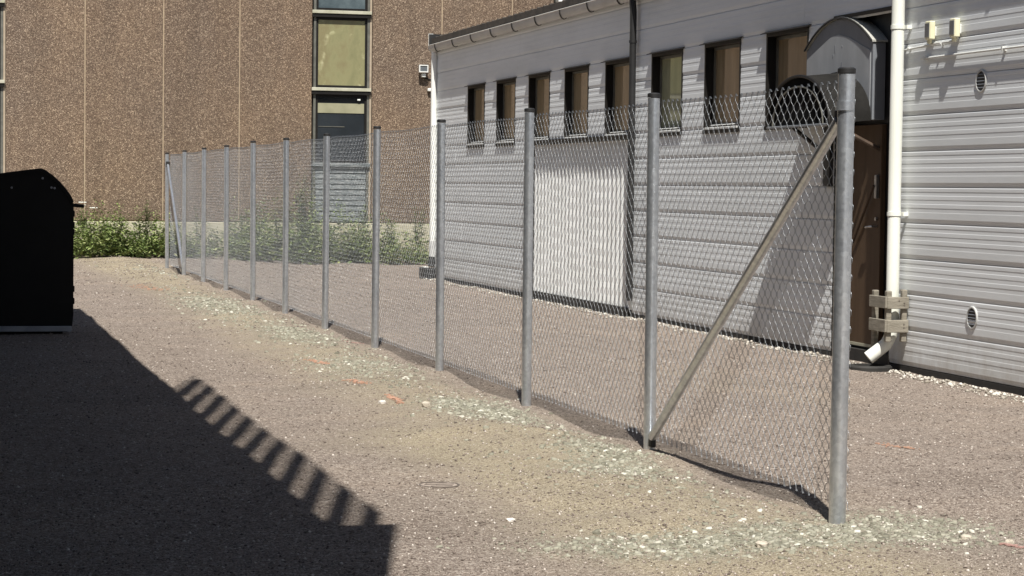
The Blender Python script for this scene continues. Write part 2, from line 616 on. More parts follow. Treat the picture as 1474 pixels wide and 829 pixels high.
rid *= sm(5, 8, V[:, 1]) * (1 - sm(48, 60, V[:, 1]))
at = gm.attributes.new('ridge', 'FLOAT', 'POINT')
at.data.foreach_set('value', rid.astype(np.float32))
PATCH = [(3.78, 8.95, .55, .36, .95), (3.05, 8.75, .6, .30, .9), (4.25, 9.0, .30, .45, .8), (3.50, 14.1, .30, .80, 1.0), (3.62, 11.7, .22, .6, .7),
         (3.35, 17.6, .35, 1.2, .6), (3.45, 21.5, .35, 1.5, .6), (3.3, 26.5, .4, 2.5, .5), (3.5, 11.0, .3, .5, .5)]
rub = np.zeros(len(V))
for cx, cy, ax_, ay_, k_ in PATCH:
    rub = np.maximum(rub, k_ * np.exp(-(((V[:, 0] - cx) / ax_) ** 2 + ((V[:, 1] - cy) / ay_) ** 2) ** 1.5))
at = gm.attributes.new('rubble', 'FLOAT', 'POINT')
at.data.foreach_set('value', rub.astype(np.float32))
gm.polygons.foreach_set('use_smooth', [True] * len(gm.polygons))
tag(link('ground', gm), kind='structure')


# loose stones ------------------------------------------------------
OCT_V = np.array([(1, 0, 0), (-1, 0, 0), (0, 1, 0), (0, -1, 0), (0, 0, 1), (0, 0, -1)], float)
OCT_F = np.array([(0, 2, 4), (2, 1, 4), (1, 3, 4), (3, 0, 4), (2, 0, 5), (1, 2, 5), (3, 1, 5), (0, 3, 5)])
PRS_V = np.array([(math.cos(a) * q, math.sin(a) * q, z) for z, q in ((-1, 1.0), (1, .82)) for a in (0.2, 1.4, 2.7, 3.6, 5.2)], float)
PRS_F = np.array([(5, 6, 7), (5, 7, 8), (5, 8, 9)] + [t for k in range(5) for t in ((k, (k + 1) % 5, 5 + (k + 1) % 5), (k, 5 + (k + 1) % 5, 5 + k))])


def scatter(name, x, y, sx, sy, sz, mat, base_v, base_f, tone, sink=0.35, tilt=0.35, jitter=0.22):
    n = len(x)
    a = RNG.random(n) * 2 * math.pi
    vv = np.repeat(base_v[None], n, 0) * (1 + (RNG.random((n, len(base_v), 1)) - .5) * 2 * jitter)
    vv = vv * np.stack([sx, sy, sz], 1)[:, None, :]
    tx, ty = (RNG.random(n) - .5) * 2 * tilt, (RNG.random(n) - .5) * 2 * tilt
    X, Y, Z = vv[..., 0], vv[..., 1], vv[..., 2]
    Z = Z + X * tx[:, None] + Y * ty[:, None]
    c, s_ = np.cos(a)[:, None], np.sin(a)[:, None]
    X, Y = X * c - Y * s_, X * s_ + Y * c
    z0 = gz(x, y) + sz * (1 - 2 * sink)
    P = np.stack([X + x[:, None], Y + y[:, None], Z + z0[:, None]], -1).reshape(-1, 3)
    FF = (base_f[None] + (np.arange(n) * len(base_v))[:, None, None]).reshape(-1, base_f.shape[1])
    me = raw_mesh(name, P, FF, mat, np.repeat(tone, len(base_v)))
    return link(name, me)


def wedge(n, y0, y1):
    """random points of the yard that the photograph could see, between two distances"""
    y = np.sqrt(RNG.random(n) * (y1 ** 2 - y0 ** 2) + y0 ** 2)
    lo, hi = np.maximum(y * math.tan(math.radians(1.2)) - .25, -.2), np.minimum(y * math.tan(math.radians(28.5)) + .3, 8.25)
    return lo + RNG.random(n) * (hi - lo), y


gxs, gys, gs = [], [], []
for n, a, b, s0, s1 in ((22000, 7.4, 11, .003, .0095), (26000, 11, 19, .004, .011), (13000, 19, 30, .006, .014), (8000, 30, 46, .009, .019)):
    x, y = wedge(n, a, b)
    gxs.append(x)
    gys.append(y)
    gs.append(s0 + (s1 - s0) * RNG.random(n) ** 2.2)
x, y, s = np.concatenate(gxs), np.concatenate(gys), np.concatenate(gs)
tag(scatter('gravel', x, y, s, s * (.7 + .4 * RNG.random(len(s))), s * (.4 + .35 * RNG.random(len(s))), M_GRAVEL, OCT_V, OCT_F,
            np.clip(RNG.normal(.46, .33, len(s)), 0, 1)), 'loose pinkish grey gravel covering the yard', None, None, 'stuff')

# pale angular rubble along the fence
n = 4200
y = FY0 + .2 + RNG.random(n) ** 1.2 * 31
x = 3.42 + RNG.normal(0, .34, n)
patch = vnoise(x * 1.3, y * .55, 9)
keep = (RNG.random(n) < sm(.40, .72, patch) + .06) & (x < 3.93)
x, y = x[keep], y[keep]
cl = []
for cx, cy, ax_, ay_, k_ in PATCH:
    m_ = int(5200 * k_ * ax_ * ay_ * 2.0 * (1 if cy < 16 else .35))
    cl.append((cx + RNG.normal(0, ax_ * .55, m_), cy + RNG.normal(0, ay_ * .55, m_)))
x = np.concatenate([x] + [c[0] for c in cl])
y = np.concatenate([y] + [c[1] for c in cl])
n = len(x)
s = (.0040 + .016 * RNG.random(n) ** 4.5) * (1 + .03 * (y - 9))
tag(scatter('rubble', x, y, s, s * (.55 + .4 * RNG.random(n)), s * (.18 + .22 * RNG.random(n)), M_CHIP, PRS_V, PRS_F, np.clip(RNG.normal(.5, .26, n), 0, 1), sink=.2, tilt=.3),
    'pale greenish rubble chips strewn beside the fence posts', None, None, 'stuff')

# pale coarse stones against the foot of the white wall
n = 2300
y = 12 + RNG.random(n) ** 1.8 * 25
x = Xw - .07 - np.abs(RNG.normal(0, .11, n))
s = .010 + .020 * RNG.random(n) ** 2.5
tag(scatter('coarse_stones', x, y, s, s * .8, s * .6, M_PALE, OCT_V, OCT_F, RNG.random(n), sink=.25),
    'pale coarse stones along the foot of the white wall', None, None, 'stuff')

# a few bigger stones one can tell apart
def stone(x, y, sx, sy, sz, rz, tone, label):
    rnd = random.Random(int(x * 1000 + y * 77))
    vs, fs = [], []
    nU, nV = 9, 5
    for j in range(nV + 1):
        t = math.pi * j / nV
        for k in range(nU):
            p = 2 * math.pi * k / nU
            q = 1 + rnd.uniform(-.16, .16)
            vs.append((math.sin(t) * math.cos(p) * sx * q, math.sin(t) * math.sin(p) * sy * q, math.copysign(abs(math.cos(t)) ** .6, math.cos(t)) * sz * q))
    for j in range(nV):
        for k in range(nU):
            fs.append((j * nU + k, j * nU + (k + 1) % nU, (j + 1) * nU + (k + 1) % nU, (j + 1) * nU + k))
    o = MB().add(vs, fs).obj('stone', tone)
    o.location = (x, y, float(gz(x, y)) + sz * .45)
    o.rotation_euler = (0, 0, rz)
    return tag(o, label, 'stone', 'single stones lying on the gravel')


M_STW = plain('whitish_stone', (.62, .57, .50), (.74, .70, .64), 30, 0.9, bmp=.4, bscale=90)
M_STB = plain('buff_stone', (.42, .37, .29), (.54, .48, .39), 30, 0.9, bmp=.4, bscale=90)
stone(2.502, 9.513, .024, .018, .010, .2, M_STW, 'small whitish flat stone alone right of the shadow corner')
stone(3.165, 14.29, .04, .03, .02, .9, M_STB, 'buff stone beside the nearest orange paint dash')
stone(2.95, 14.7, .03, .026, .016, 2.0, M_STW, 'pale stone between the orange dashes and the shadow')
stone(4.35, 8.72, .028, .022, .012, .5, M_STB, 'pale flat stone just right of the nearest post foot')
stone(3.36, 8.62, .04, .028, .016, 1.4, M_STB, 'flat buff stone in front of the nearest fence post')
stone(4.47, 8.56, .024, .02, .012, .3, M_STB, 'rounded buff stone beside the pink paint at the right edge')


# ------------------------------------------------------------------ marking paint, drain cover
def paint(x, y, L, W, ang, mat, label, dens=150):
    rnd = random.Random(int(x * 911 + y * 37))
    m = MB()
    for k in range(dens):
        u = rnd.uniform(-.5, .5)
        v = rnd.gauss(0, .24)
        px = x + math.cos(ang) * u * L - math.sin(ang) * v * W
        py = y + math.sin(ang) * u * L + math.cos(ang) * v * W
        r_ = rnd.uniform(.003, .011) * (1.25 - abs(u)) * (1 + .03 * (y - 9))
        z = float(gz(px, py)) + .005 + rnd.uniform(0, .003)
        a0 = rnd.uniform(0, 6.28)
        nn = 6
        vs = [(px + math.cos(a0 + t * 6.2832 / nn) * r_ * rnd.uniform(.6, 1.1), py + math.sin(a0 + t * 6.2832 / nn) * r_ * rnd.uniform(.6, 1.1), z) for t in range(nn)]
        vs += [(p[0], p[1], z - .004) for p in vs]
        m.add(vs, [tuple(range(nn))] + [(t, nn + t, nn + (t + 1) % nn, (t + 1) % nn) for t in range(nn)])
    o = m.obj('paint_mark', mat)
    tag(o, label, 'paint mark', 'survey marks sprayed on the gravel')


paint(3.073, 14.89, .66, .05, -1.616, M_PAINT, 'bright orange paint dash nearest the camera left of the fence', 170)
paint(3.055, 16.19, .40, .09, -1.35, M_PAINT, 'broken orange paint dash second from the camera', 90)
paint(3.11, 18.33, .60, .08, -1.42, M_PAINT, 'orange paint dash left of the sixth fence post', 130)
paint(2.945, 31.6, 1.9, .35, -1.45, M_PAINT, 'faint wide orange patch far off near the weeds', 170)
paint(3.934, 21.1, .4, .08, -1.33, M_PAINTR, 'pinkish paint mark at the foot of the fence mesh', 90)
paint(5.457, 11.88, .38, .10, -1.41, M_PAINT, 'faint orange paint dash right of the nearest post', 45)
paint(4.45, 8.495, .13, .05, -1.18, M_PAINTR, 'pink paint mark at the lower right edge', 70)

dc = thing('drain_cover', 'round rusty drain cover half buried in gravel', 'drain cover')
dcx, dcy = 2.449, 10.735
gzv = float(gz(dcx, dcy))
m = MB()
N = 28
vs, fs = [], []
for r_, z in ((.104, -.02), (.104, .006), (.094, .006), (.094, .002)):
    for k in range(N):
        vs.append((dcx + math.cos(6.2832 * k / N) * r_, dcy + math.sin(6.2832 * k / N) * r_ * 1.0, gzv + z))
for j in range(3):
    for k in range(N):
        fs.append((j * N + k, j * N + (k + 1) % N, (j + 1) * N + (k + 1) % N, (j + 1) * N + k))
m.add(vs, fs).obj('rim', M_IRON, dc)
m = MB()
m.add([(dcx + math.cos(6.2832 * k / N) * .092, dcy + math.sin(6.2832 * k / N) * .0938, gzv + .0045) for k in range(N)], [tuple(range(N))])
m.obj('lid', plain('dusty_iron', (.25, .205, .17), (.38, .315, .26), 70, .95, bmp=.5), dc)
for k in (0, 2, 4):
    yy = dcy - .06 + .03 * k
    hw = math.sqrt(max(.088 ** 2 - (yy - dcy) ** 2, 0)) * .85
    MB().box(dcx - hw, dcx + hw, yy - .006, yy + .006, gzv + .003, gzv + .0075).obj('rib', M_IRON, dc)


# ------------------------------------------------------------------ fence
fence = thing('chain_link_fence', 'new galvanised chain link fence with twelve capped steel posts', 'fence')
FR = .034


def post_mesh(rad, nm):
    m = MB()
    m.tube([(0, 0, -.3), (0, 0, PH - .03)], rad, 20)
    return m.mesh(nm, M_GALV, True)


pm, pm1 = post_mesh(FR, 'fence_post'), post_mesh(.0385, 'fence_post')


def cap_mesh(rad):
    m = MB()
    m.tube([(0, 0, PH - .026), (0, 0, PH - .006), (0, 0, PH)], [rad + .0025, rad + .0025, rad - .005], 20)
    return m.mesh('post_cap', M_BLACK, True)


cm, cm1 = cap_mesh(FR), cap_mesh(.0385)
dzs = [0.01, 0.0, 0.0, -.005, .006, -.004, 0, .012, .0, .004, .0, -.006]
for i in range(NP):
    p = link('fence_post', pm1 if i == 0 else pm, fence, (FX, FY0 + FSP * i, dzs[i]))
    p.rotation_euler = (random.uniform(-.004, .004), random.uniform(-.004, .004), random.uniform(0, 6))
    link('post_cap', cm1 if i == 0 else cm, p)
# collars that hold the stays
for i in (0, NP - 1):
    y = FY0 + FSP * i
    MB().tube([(FX, y, 1.865), (FX, y, 1.905)], .0425 if i == 0 else .038, 20).obj('collar', M_GALV, fence, True)
    d = 1 if i == 0 else -1
    MB().bbox(FX - .018, FX + .018, y + d * .036, y + d * .085, 1.80, 1.87, .006).obj('stay_clamp', M_BLACK, fence)
    MB().tube([(FX, y + d * .06, 1.825), (FX - .004, y + d * (FSP - .06), .09)], .0255, 14).obj('stay', M_GALV, fence, True)
    MB().bbox(FX - .016, FX + .016, y + d * (FSP - .075), y + d * (FSP - .02), .03, .10, .006).obj('stay_foot', M_BLACK, fence)

# woven wire: every wire zigzags and hooks into the next one
A = FSP / 68
DZ = .0790
NS = 48


def weave(seed):
    rnd = np.random.default_rng(seed)
    PV, PF = [], []
    rad = .0015
    ang = np.array([0.5, 2.594, 4.689])
    z0 = .082
    for i in range(68):
        lv = []
        for k in range(NS + 1):
            right = (k + i) % 2
            y = (i + right) * A
            z = z0 + k * DZ / 2
            bulge = .012 * math.sin(math.pi * y / FSP) * math.sin(z * 2.1 + seed)
            x = (.0022 if right else -.0022) + bulge
            zz = z + .006 * math.sin(y * 2.3 + seed) * (z / 2)
            lv.append((x, y, zz - .0095))
            lv.append((x, y, zz + .0095))
        # turned-over ends
        a, b = lv[-1], lv[-2]
        sg = 1 if a[1] < b[1] else -1
        lv.append((a[0] + .003, a[1] + sg * A * .16, a[2] + .016))
        lv.append((a[0] + .006, a[1] + sg * A * .42, a[2] + .004))
        a, b = lv[0], lv[1]
        sg = 1 if a[1] < b[1] else -1
        lv.insert(0, (a[0], a[1] + sg * A * .2, a[2] - .014))
        L = np.array(lv)
        t = np.gradient(L, axis=0)
        t /= np.linalg.norm(t, axis=1)[:, None]
        n1 = np.cross(t, np.array([1.0, 0, 0]))
        n1 /= np.linalg.norm(n1, axis=1)[:, None]
        n2 = np.cross(t, n1)
        ring = L[:, None, :] + rad * (np.cos(ang)[None, :, None] * n1[:, None, :] + np.sin(ang)[None, :, None] * n2[:, None, :])
        o = sum(len(q) for q in PV)
        PV.append(ring.reshape(-1, 3))
        nl = len(L)
        idx = np.arange(nl * 3).reshape(nl, 3) + o
        for k in range(3):
            k2 = (k + 1) % 3
            PF.append(np.stack([idx[:-1, k], idx[:-1, k2], idx[1:, k2], idx[1:, k]], 1))
    me = raw_mesh('wire_mesh', np.concatenate(PV), np.concatenate(PF), M_WIRE)
    me.polygons.foreach_set('use_smooth', [True] * len(me.polygons))
    return me


wm = [weave(1), weave(2), weave(4)]
for i in range(NP - 1):
    link('wire_mesh', wm[i % 3], fence, (FX + .046, FY0 + FSP * i - (.012 if i == 0 else 0), 0))

# ------------------------------------------------------------------ white building
WB = thing('white_building', 'long white building clad in ribbed horizontal metal sheets with eight windows', 'building')
YE0, YE1 = 3.0, 37.25                # ends of the long wall
NI0, NI1 = 18.43, 19.78              # door niche
RD0, RD1 = 26.08, 30.86              # roller door
WIN = [(21.05 + 1.903 * k) for k in range(8)]
WHW = .575
H = .318
Z0 = -.046


def board_profile(h):
    # from the top: a thin bright ledge, seven flats that lean out a little, fine steps between them, then the dark groove
    P = [(.0026, 1.0), (.0058, .972), (.0062, .888), (.0044, .884), (.0054, .782), (.0069, .766), (.0078, .668), (.0063, .664),
         (.0072, .552), (.0087, .536), (.0095, .438), (.0079, .434), (.0082, .322), (.0092, .306), (.0096, .135), (.0068, .10), (.0036, .055), (.0030, .016), (-.014, .015), (-.014, .0)]
    return [(-d, z * h) for d, z in P]


def board(y0, y1, z0, h=H, dx=0.0):
    ln = [(Xw + dx + x, z0 + z) for x, z in board_profile(h)]
    poly = ln + [(Xw + dx + .03, z0), (Xw + dx + .03, z0 + h)]
    MB().prism(poly, 1, y0, y1).obj('cladding_board', M_CLAD, WB)


def spans(row):
    holes = []
    if row <= 9:
        holes.append((NI0, NI1))
    if row <= 6:
        holes.append((RD0, RD1))
    if 7 <= row <= 9:
        holes += [(c - WHW, c + WHW) for c in WIN]
    holes.sort()
    out, y = [], YE0
    for a, b in holes:
        if a > y:
            out.append((y, a))
        y = b
    out.append((y, YE1))
    return out


for row in range(13):
    h = H if row < 12 else .17
    for a, b in spans(row):
        # sheets meet end to end now and then
        cuts = [a]
        if row not in (7, 8, 9) and b - a > 6:
            c = a + 4.2 + (row * 1.37) % 2.5
            while c < b - 1:
                cuts.append(c)
                c += 6.1
        cuts.append(b)
        for q in range(len(cuts) - 1):
            board(cuts[q] + (.0015 if q else 0), cuts[q + 1] - (.0015 if q < len(cuts) - 2 else 0), Z0 + H * row, h, random.uniform(-.0012, .0012))

# what stands behind the cladding
core = MB()
core.box(Xw + .20, Xw + 9, YE0 + .02, YE1 - .02, -.3, 3.74)
core.obj('inner_wall', M_FRAME, WB)
m = MB()
yy = YE0
for a, b in ((NI0, NI1),):
    m.box(Xw - .012, Xw + .12, YE0 - .01, a - .02, -.32, Z0 - .004)
    m.box(Xw - .012, Xw + .12, b + .02, YE1 + .01, -.32, Z0 - .004)
m.obj('base_sheet', M_TAR, WB)
MB().box(Xw - .004, Xw + .03, YE1 - .02, YE1 + .03, Z0, 3.76).obj('corner_trim', M_WHITE, WB)
MB().box(Xw + .03, Xw + 8.9, YE1 - .015, YE1 + .02, -.3, 3.76).obj('end_wall', M_CLAD, WB)
MB().box(Xw + .03, Xw + 8.9, YE0 - .02, YE0 + .015, -.3, 3.76).obj('end_wall', M_CLAD, WB)

# roof with its uneven dark edge
m = MB()
m.prism([(Xw - .10, 3.965), (Xw - .10, 4.055), (Xw + 4.5, 4.40), (Xw + 9.1, 4.055), (Xw + 9.1, 3.965), (Xw + 4.5, 4.31)], 1, YE0 - .05, YE1 + .05)
roof = m.obj('roof', M_ROOF, WB)
y = YE0
m = MB()
while y < YE1:
    m.tube([(Xw - .10, y, 4.052), (Xw + .3, y, 4.083)], .022, 6)
    y += .33
m.obj('roof_rib', M_ROOF, roof)
MB().box(Xw - .14, Xw + 4.4, YE1 + .05, YE1 + .085, 3.93, 4.13).obj('barge_board', M_BLACK, roof)
MB().box(Xw - .144, Xw - .06, YE1 + .088, YE1 + .10, 3.93, 4.14).obj('barge_board', M_WHITE, roof)

# gutter: half round trough with brackets
prof = []
for k in range(11):
    a = math.pi * k / 10
    prof.append((Xw - .072 + .060 * math.cos(a) * 1.0, 3.935 - .115 * math.sin(a)))
inner = [(x * 1.0 + (Xw - .072 - x) * .06, z + .004) for x, z in prof[::-1]]
gut = MB().prism(prof + inner, 1, YE0, YE1 + .16).obj('gutter', M_GUTTER, WB, True)
MB().tube([(Xw - .130, YE0, 3.937), (Xw - .130, YE1 + .16, 3.937)], .010, 8).obj('gutter_lip', M_GUTEDGE, gut, True)
MB().prism(prof, 1, YE1 + .16, YE1 + .166).obj('gutter_end', M_GUTTER, gut)
bm_ = MB()
bp = [(Xw - .072 + .065 * math.cos(a), 3.935 - .121 * math.sin(a)) for a in np.linspace(.25, math.pi, 10)]
bp2 = [(Xw - .072 + .071 * math.cos(a), 3.935 - .129 * math.sin(a)) for a in np.linspace(.25, math.pi, 10)][::-1]
bm_.prism(bp + bp2, 1, -.017, .017)
bme = bm_.mesh('gutter_bracket', M_BLACK)
y = 36.9
while y > YE0:
    link('gutter_bracket', bme, gut, (0, y, 0))
    y -= 1.30

# windows
ZB, ZT = Z0 + 7 * H, Z0 + 10 * H


def window_parts():
    q = {}
    m = MB()
    y0, y1 = -WHW, WHW
    xi = .115
    t = .038
    m.box(-.012, .16, y0, y0 + t, ZB, ZT)
    m.box(-.012, .16, y1 - t, y1, ZB, ZT)
    m.box(-.012, .16, y0 + t, y1 - t, ZT - t, ZT)
    m.box(-.012, .16, y0 + t, y1 - t, ZB, ZB + t)
    q['frame'] = m.mesh('frame', M_FRAME)
    m = MB()
    e = .03
    for a, b, c, d in ((y0 + t, y0 + t + e, ZB + t, ZT - t), (y1 - t - e, y1 - t, ZB + t, ZT - t), (y0 + t + e, y1 - t - e, ZT - t - e, ZT - t), (y0 + t + e, y1 - t - e, ZB + t, ZB + t + e)):
        m.box(xi - .03, xi + .01, a, b, c, d)
    q['sash'] = m.mesh('sash', M_ALU)
    q['pane'] = MB().box(xi - .012, xi - .004, y0 + t + e, y1 - t - e, ZB + t + e, ZT - t - e)
    m = MB()
    m.prism([(-.062, ZT - .010), (-.062, ZT - .002), (.0, ZT + .022), (.0, ZT + .012)], 1, y0 - .05, y1 + .05)
    q['hood'] = m.mesh('hood', M_FRAME)
    m = MB()
    m.prism([(-.030, ZB - .006), (-.030, ZB + .012), (.07, ZB + .055), (.07, ZB + .030)], 1, y0 + .052, y1 - .052)
    q['sill'] = m.mesh('sill', M_VENT)
    q['drip'] = MB().box(-.026, -.008, y0, y1, ZB - .05, ZB - .008).mesh('drip_edge', M_FRAME)
    return q


wp = window_parts()


def tinted(name, mat):
    """glass in front of a blind: the blind's colour under a glossy coat"""
    m = mat.copy()
    m.name = name
    b = m.node_tree.nodes['Principled BSDF']
    n = m.node_tree
    src = b.inputs['Base Color'].links[0].from_socket
    oi = n.nodes.new('ShaderNodeObjectInfo')
    rp = ramp(n, [(0, (.78, .76, .74)), (1, (1.18, 1.16, 1.12))])
    n.links.new(oi.outputs['Random'], rp.inputs[0])
    st = ramp(n, [(0.3, (.72, .72, .72)), (0.7, (1.12, 1.12, 1.12))])
    n.links.new(noise(n, pos(n, (1, 3.0, .35)), 1.6, 5, .6), st.inputs[0])
    n.links.new(mix(n, 1.0, mix(n, 1.0, src, rp.outputs[0], 'MULTIPLY'), st.outputs[0], 'MULTIPLY'), b.inputs['Base Color'])
    b.inputs['Coat Weight'].default_value = 1.0
    b.inputs['Coat Roughness'].default_value = 0.04
    return m


pane_b = wp['pane'].mesh('pane', tinted('brown_glazing', M_BLIND))
pane_g = wp['pane'].mesh('pane', tinted('green_glazing', M_BLINDG))
for k, c in enumerate(WIN):
    wo = link('window', wp['frame'], WB, (Xw, c, 0))
    link('sash', wp['sash'], wo)
    link('pane', pane_g if k == 2 else pane_b, wo)
    link('hood', wp['hood'], wo)
    link('sill', wp['sill'], wo)
    link('drip_edge', wp['drip'], wo)
    if k == 2:
        wo['label'] = 'window with a pale green blind'

# roller door
pts = []
npch = 26
pw = (RD1 - RD0 - .10) / npch
for k in range(npch):
    y = RD0 + .05 + k * pw
    for fy, fx in ((0, .0), (.12, .0), (.46, -.042), (.70, -.042), (.84, .0)):
        pts.append((Xw + .034 + fx, y + fy * pw))
pts.append((Xw + .034, RD1 - .05))
poly = pts + [(Xw + .07, RD1 - .05), (Xw + .07, RD0 + .05)]
rd = MB()
rd.prism(poly, 2, .015, 2.115)
rd.obj('roller_door', M_DOORW, WB)
m = MB()
m.box(Xw - .055, Xw + .05, RD0 - .05, RD1 + .05, 2.118, 2.178)
m.box(Xw - .02, Xw + .05, RD1 - .048, RD1, Z0, 2.116)
m.obj('door_surround', M_FRAME, WB)
MB().box(Xw - .03, Xw + .05, RD0 + .001, RD0 + .049, .0, 2.10).obj('door_guide', M_WHITE, WB)
MB().box(Xw - .034, Xw + .04, RD0 + .05, RD1 - .05, -.3, .012).obj('door_threshold', M_TAR, WB)

# black downpipe with brackets
bx, by = Xw - .075, 25.98
bp_ = MB()
bp_.tube([(Xw - .085, by, 3.84), (Xw - .085, by, 3.78), (bx, by, 3.68), (bx, by, .12)], .042, 14)
bpo = bp_.obj('black_downpipe', M_BLACK, WB, True)
for z in (3.3, 2.2, 1.15, .3):
    MB().tube([(bx, by, z), (bx, by, z + .03)], .049, 14).obj('pipe_clip', M_BLACK, bpo, True)

# door niche and door
m = MB()
m.box(Xw + .125, Xw + .19, NI0, NI1, -.2, ZT + .015)
m.obj('niche_back', M_BLACK, WB)
m = MB()
m.box(Xw - .006, Xw + .124, NI1 - .05, NI1, -.2, ZT + .015)
m.box(Xw - .006, Xw + .124, NI0, NI0 + .03, -.2, ZT + .015)
m.obj('door_jamb', M_FRAME, WB)
MB().box(Xw - .02, Xw + .124, NI0 - .05, NI1 + .05, ZT + .016, ZT + .05).obj('niche_flashing', M_FRAME, WB)
MB().box(Xw + .02, Xw + .124, NI0 + .03, NI1 - .05, -.1, .020).obj('door_step', M_TAR, WB)
door = MB().bbox(Xw + .07, Xw + .122, 18.86, NI1 - .055, .045, 2.13, .006).obj('door', M_DOOR, WB)
MB().bbox(Xw + .066, Xw + .0705, 18.92, NI1 - .10, .046, .075, .002).obj('kick_plate', M_SILL, door)
MB().tube([(Xw + .045, 19.42, 1.02), (Xw + .03, 18.93, 1.56)], .012, 8).obj('security_bar', M_RUST, door, True)
MB().bbox(Xw + .035, Xw + .07, 18.885, 18.935, 1.44, 1.66, .006).obj('lock_case', M_STEEL, door)
MB().tube([(Xw + .07, 18.93, 1.18), (Xw + .02, 18.93, 1.18), (Xw + .012, 18.96, 1.178), (Xw + .012, 19.06, 1.17)], .010, 8).obj('handle', M_STEEL, door, True)
MB().tube([(Xw + .07, 18.93, 1.25), (Xw + .05, 18.93, 1.25)], .018, 12).obj('lock_cylinder', M_STEEL, door, True)
MB().bbox(Xw + .10, Xw + .124, 18.52, 18.60, 1.5, 1.62, .005).obj('wall_switch', M_VENT, WB)
MB().bbox(Xw - .05, Xw + .0, 19.80, 19.96, 1.55, 2.13, .006).obj('meter_box', M_BLACK, WB)

# canopy over the door
cn = thing('door_canopy', 'grey arched canopy with black half round front above the brown door', 'canopy')
cy0, cy1, cyc = 18.90, 20.50, 19.70
zb = 2.17


def arch(y0, y1, zbase, zs, zp, n=22):
    c, hw = (y0 + y1) / 2, (y1 - y0) / 2
    p = [(y1, zbase), (y0, zbase)]
    top = []
    for k in range(n + 1):
        t = -1 + 2 * k / n
        top.append((c + t * hw, zs + (zp - zs) * (1 - abs(t) ** 2.0)))
    return p + top


gable = MB().prism(arch(cy0, cy1, zb, 2.88, 3.145), 0, Xw - .016, Xw + .11).obj('gable_board', M_GREYD, cn)
# lighter sheet on the gable face, with a blunt pointed top
MB().prism([(cy1 - .015, zb + .012), (cy0 + .045, zb + .012), (cy0 + .045, 2.81), (cyc - .25, 2.96), (cyc + .0, 3.005), (cyc + .2, 2.985), (cy1 - .015, 2.80)], 0, Xw - .022, Xw - .0165).obj('gable_sheet', M_GREY, cn)
lp = arch(cy0 - .012, cy1 + .012, zb, 2.886, 3.152)[2:]
MB().prism([(Xw + .0, 0)] * 0 + lp + [(y, z + .018) for y, z in lp[::-1]], 0, Xw - .03, Xw + .125).obj('felt_top', M_FELT, cn)
MB().prism(lp + [(y, z + .014) for y, z in lp[::-1]], 0, Xw - .045, Xw - .031).obj('front_edge', M_BLACK, cn)
hy0, hy1, hz, hp = 19.09, 20.69, 2.135, .47


def half(n=26, ry=.8, rz=.47, yc=19.89, zc=2.135):
    return [(yc + ry * math.cos(math.pi * k / n), zc + rz * math.sin(math.pi * k / n)) for k in range(n + 1)]


XF = Xw - .35
# barrel: from the wall arch out to the front arch
vs, fs = [], []
n = 26
fr, bk = half(), half(yc=19.70, zc=2.165)
fr2, bk2 = half(ry=.785, rz=.455), half(ry=.785, rz=.455, yc=19.70, zc=2.165)
for ring_, x in ((fr, XF), (bk, Xw - .024), (bk2, Xw - .024), (fr2, XF)):
    vs += [(x, y, z) for y, z in ring_]
for r_ in range(4):
    a, b = r_ * (n + 1), ((r_ + 1) % 4) * (n + 1)
    for k in range(n):
        fs.append((a + k, a + k + 1, b + k + 1, b + k))
for k in (0, n):
    fs.append(tuple(r_ * (n + 1) + k for r_ in range(4)))
MB().add(vs, fs).obj('barrel_roof', M_SMOKE, cn, True)
MB().prism(half(ry=.783, rz=.452), 0, XF + .012, XF + .03).obj('front_panel', M_MATT, cn)
MB().tube([(XF - .006, y, z) for y, z in half()], .016, 8).obj('front_hoop', M_FRAME, cn, True)
MB().tube([(XF - .004, y, z) for y, z in half(ry=.64, rz=.37)], .009, 6).obj('inner_hoop', M_ALU, cn, True)
MB().tube([(Xw - .036, y, z) for y, z in bk[:14]], .011, 8).obj('wall_hoop', M_FRAME, cn, True)
MB().bbox(XF - .01, XF + .02, hy0, hy1, hz - .02, hz + .002, .004).obj('front_rail', M_GREYD, cn)
for a, b in (((XF + .02, 20.12, 2.14), (Xw - .01, 19.985, 1.86)), ((XF + .02, 19.13, 2.14), (Xw + .10, 18.90, 1.88))):
    MB().tube([a, b], .02, 8).obj('strut', M_BLACK if a[1] > 20 else M_RUST, cn, True)
# faint dark scuffs on the grey sheet
m = MB()
for (yy, zz, hw, hh) in ((19.78, 2.86, .02, .05), (19.83, 2.80, .012, .03), (19.62, 2.71, .015, .04), (19.70, 2.635, .07, .018), (19.61, 2.88, .01, .02)):
    rnd = random.Random(int(yy * 1000))
    m.prism([(yy + hw * math.cos(t) * rnd.uniform(.5, 1.1), zz + hh * math.sin(t) * rnd.uniform(.5, 1.1)) for t in np.linspace(0, 5.6, 8)], 0, Xw - .0235, Xw - .0222)
m.obj('scuff_marks', M_GREYD, cn)


# white downpipes, drains, guard
def bent(pts, n=6):
    return [Vector(p) for p in pts]


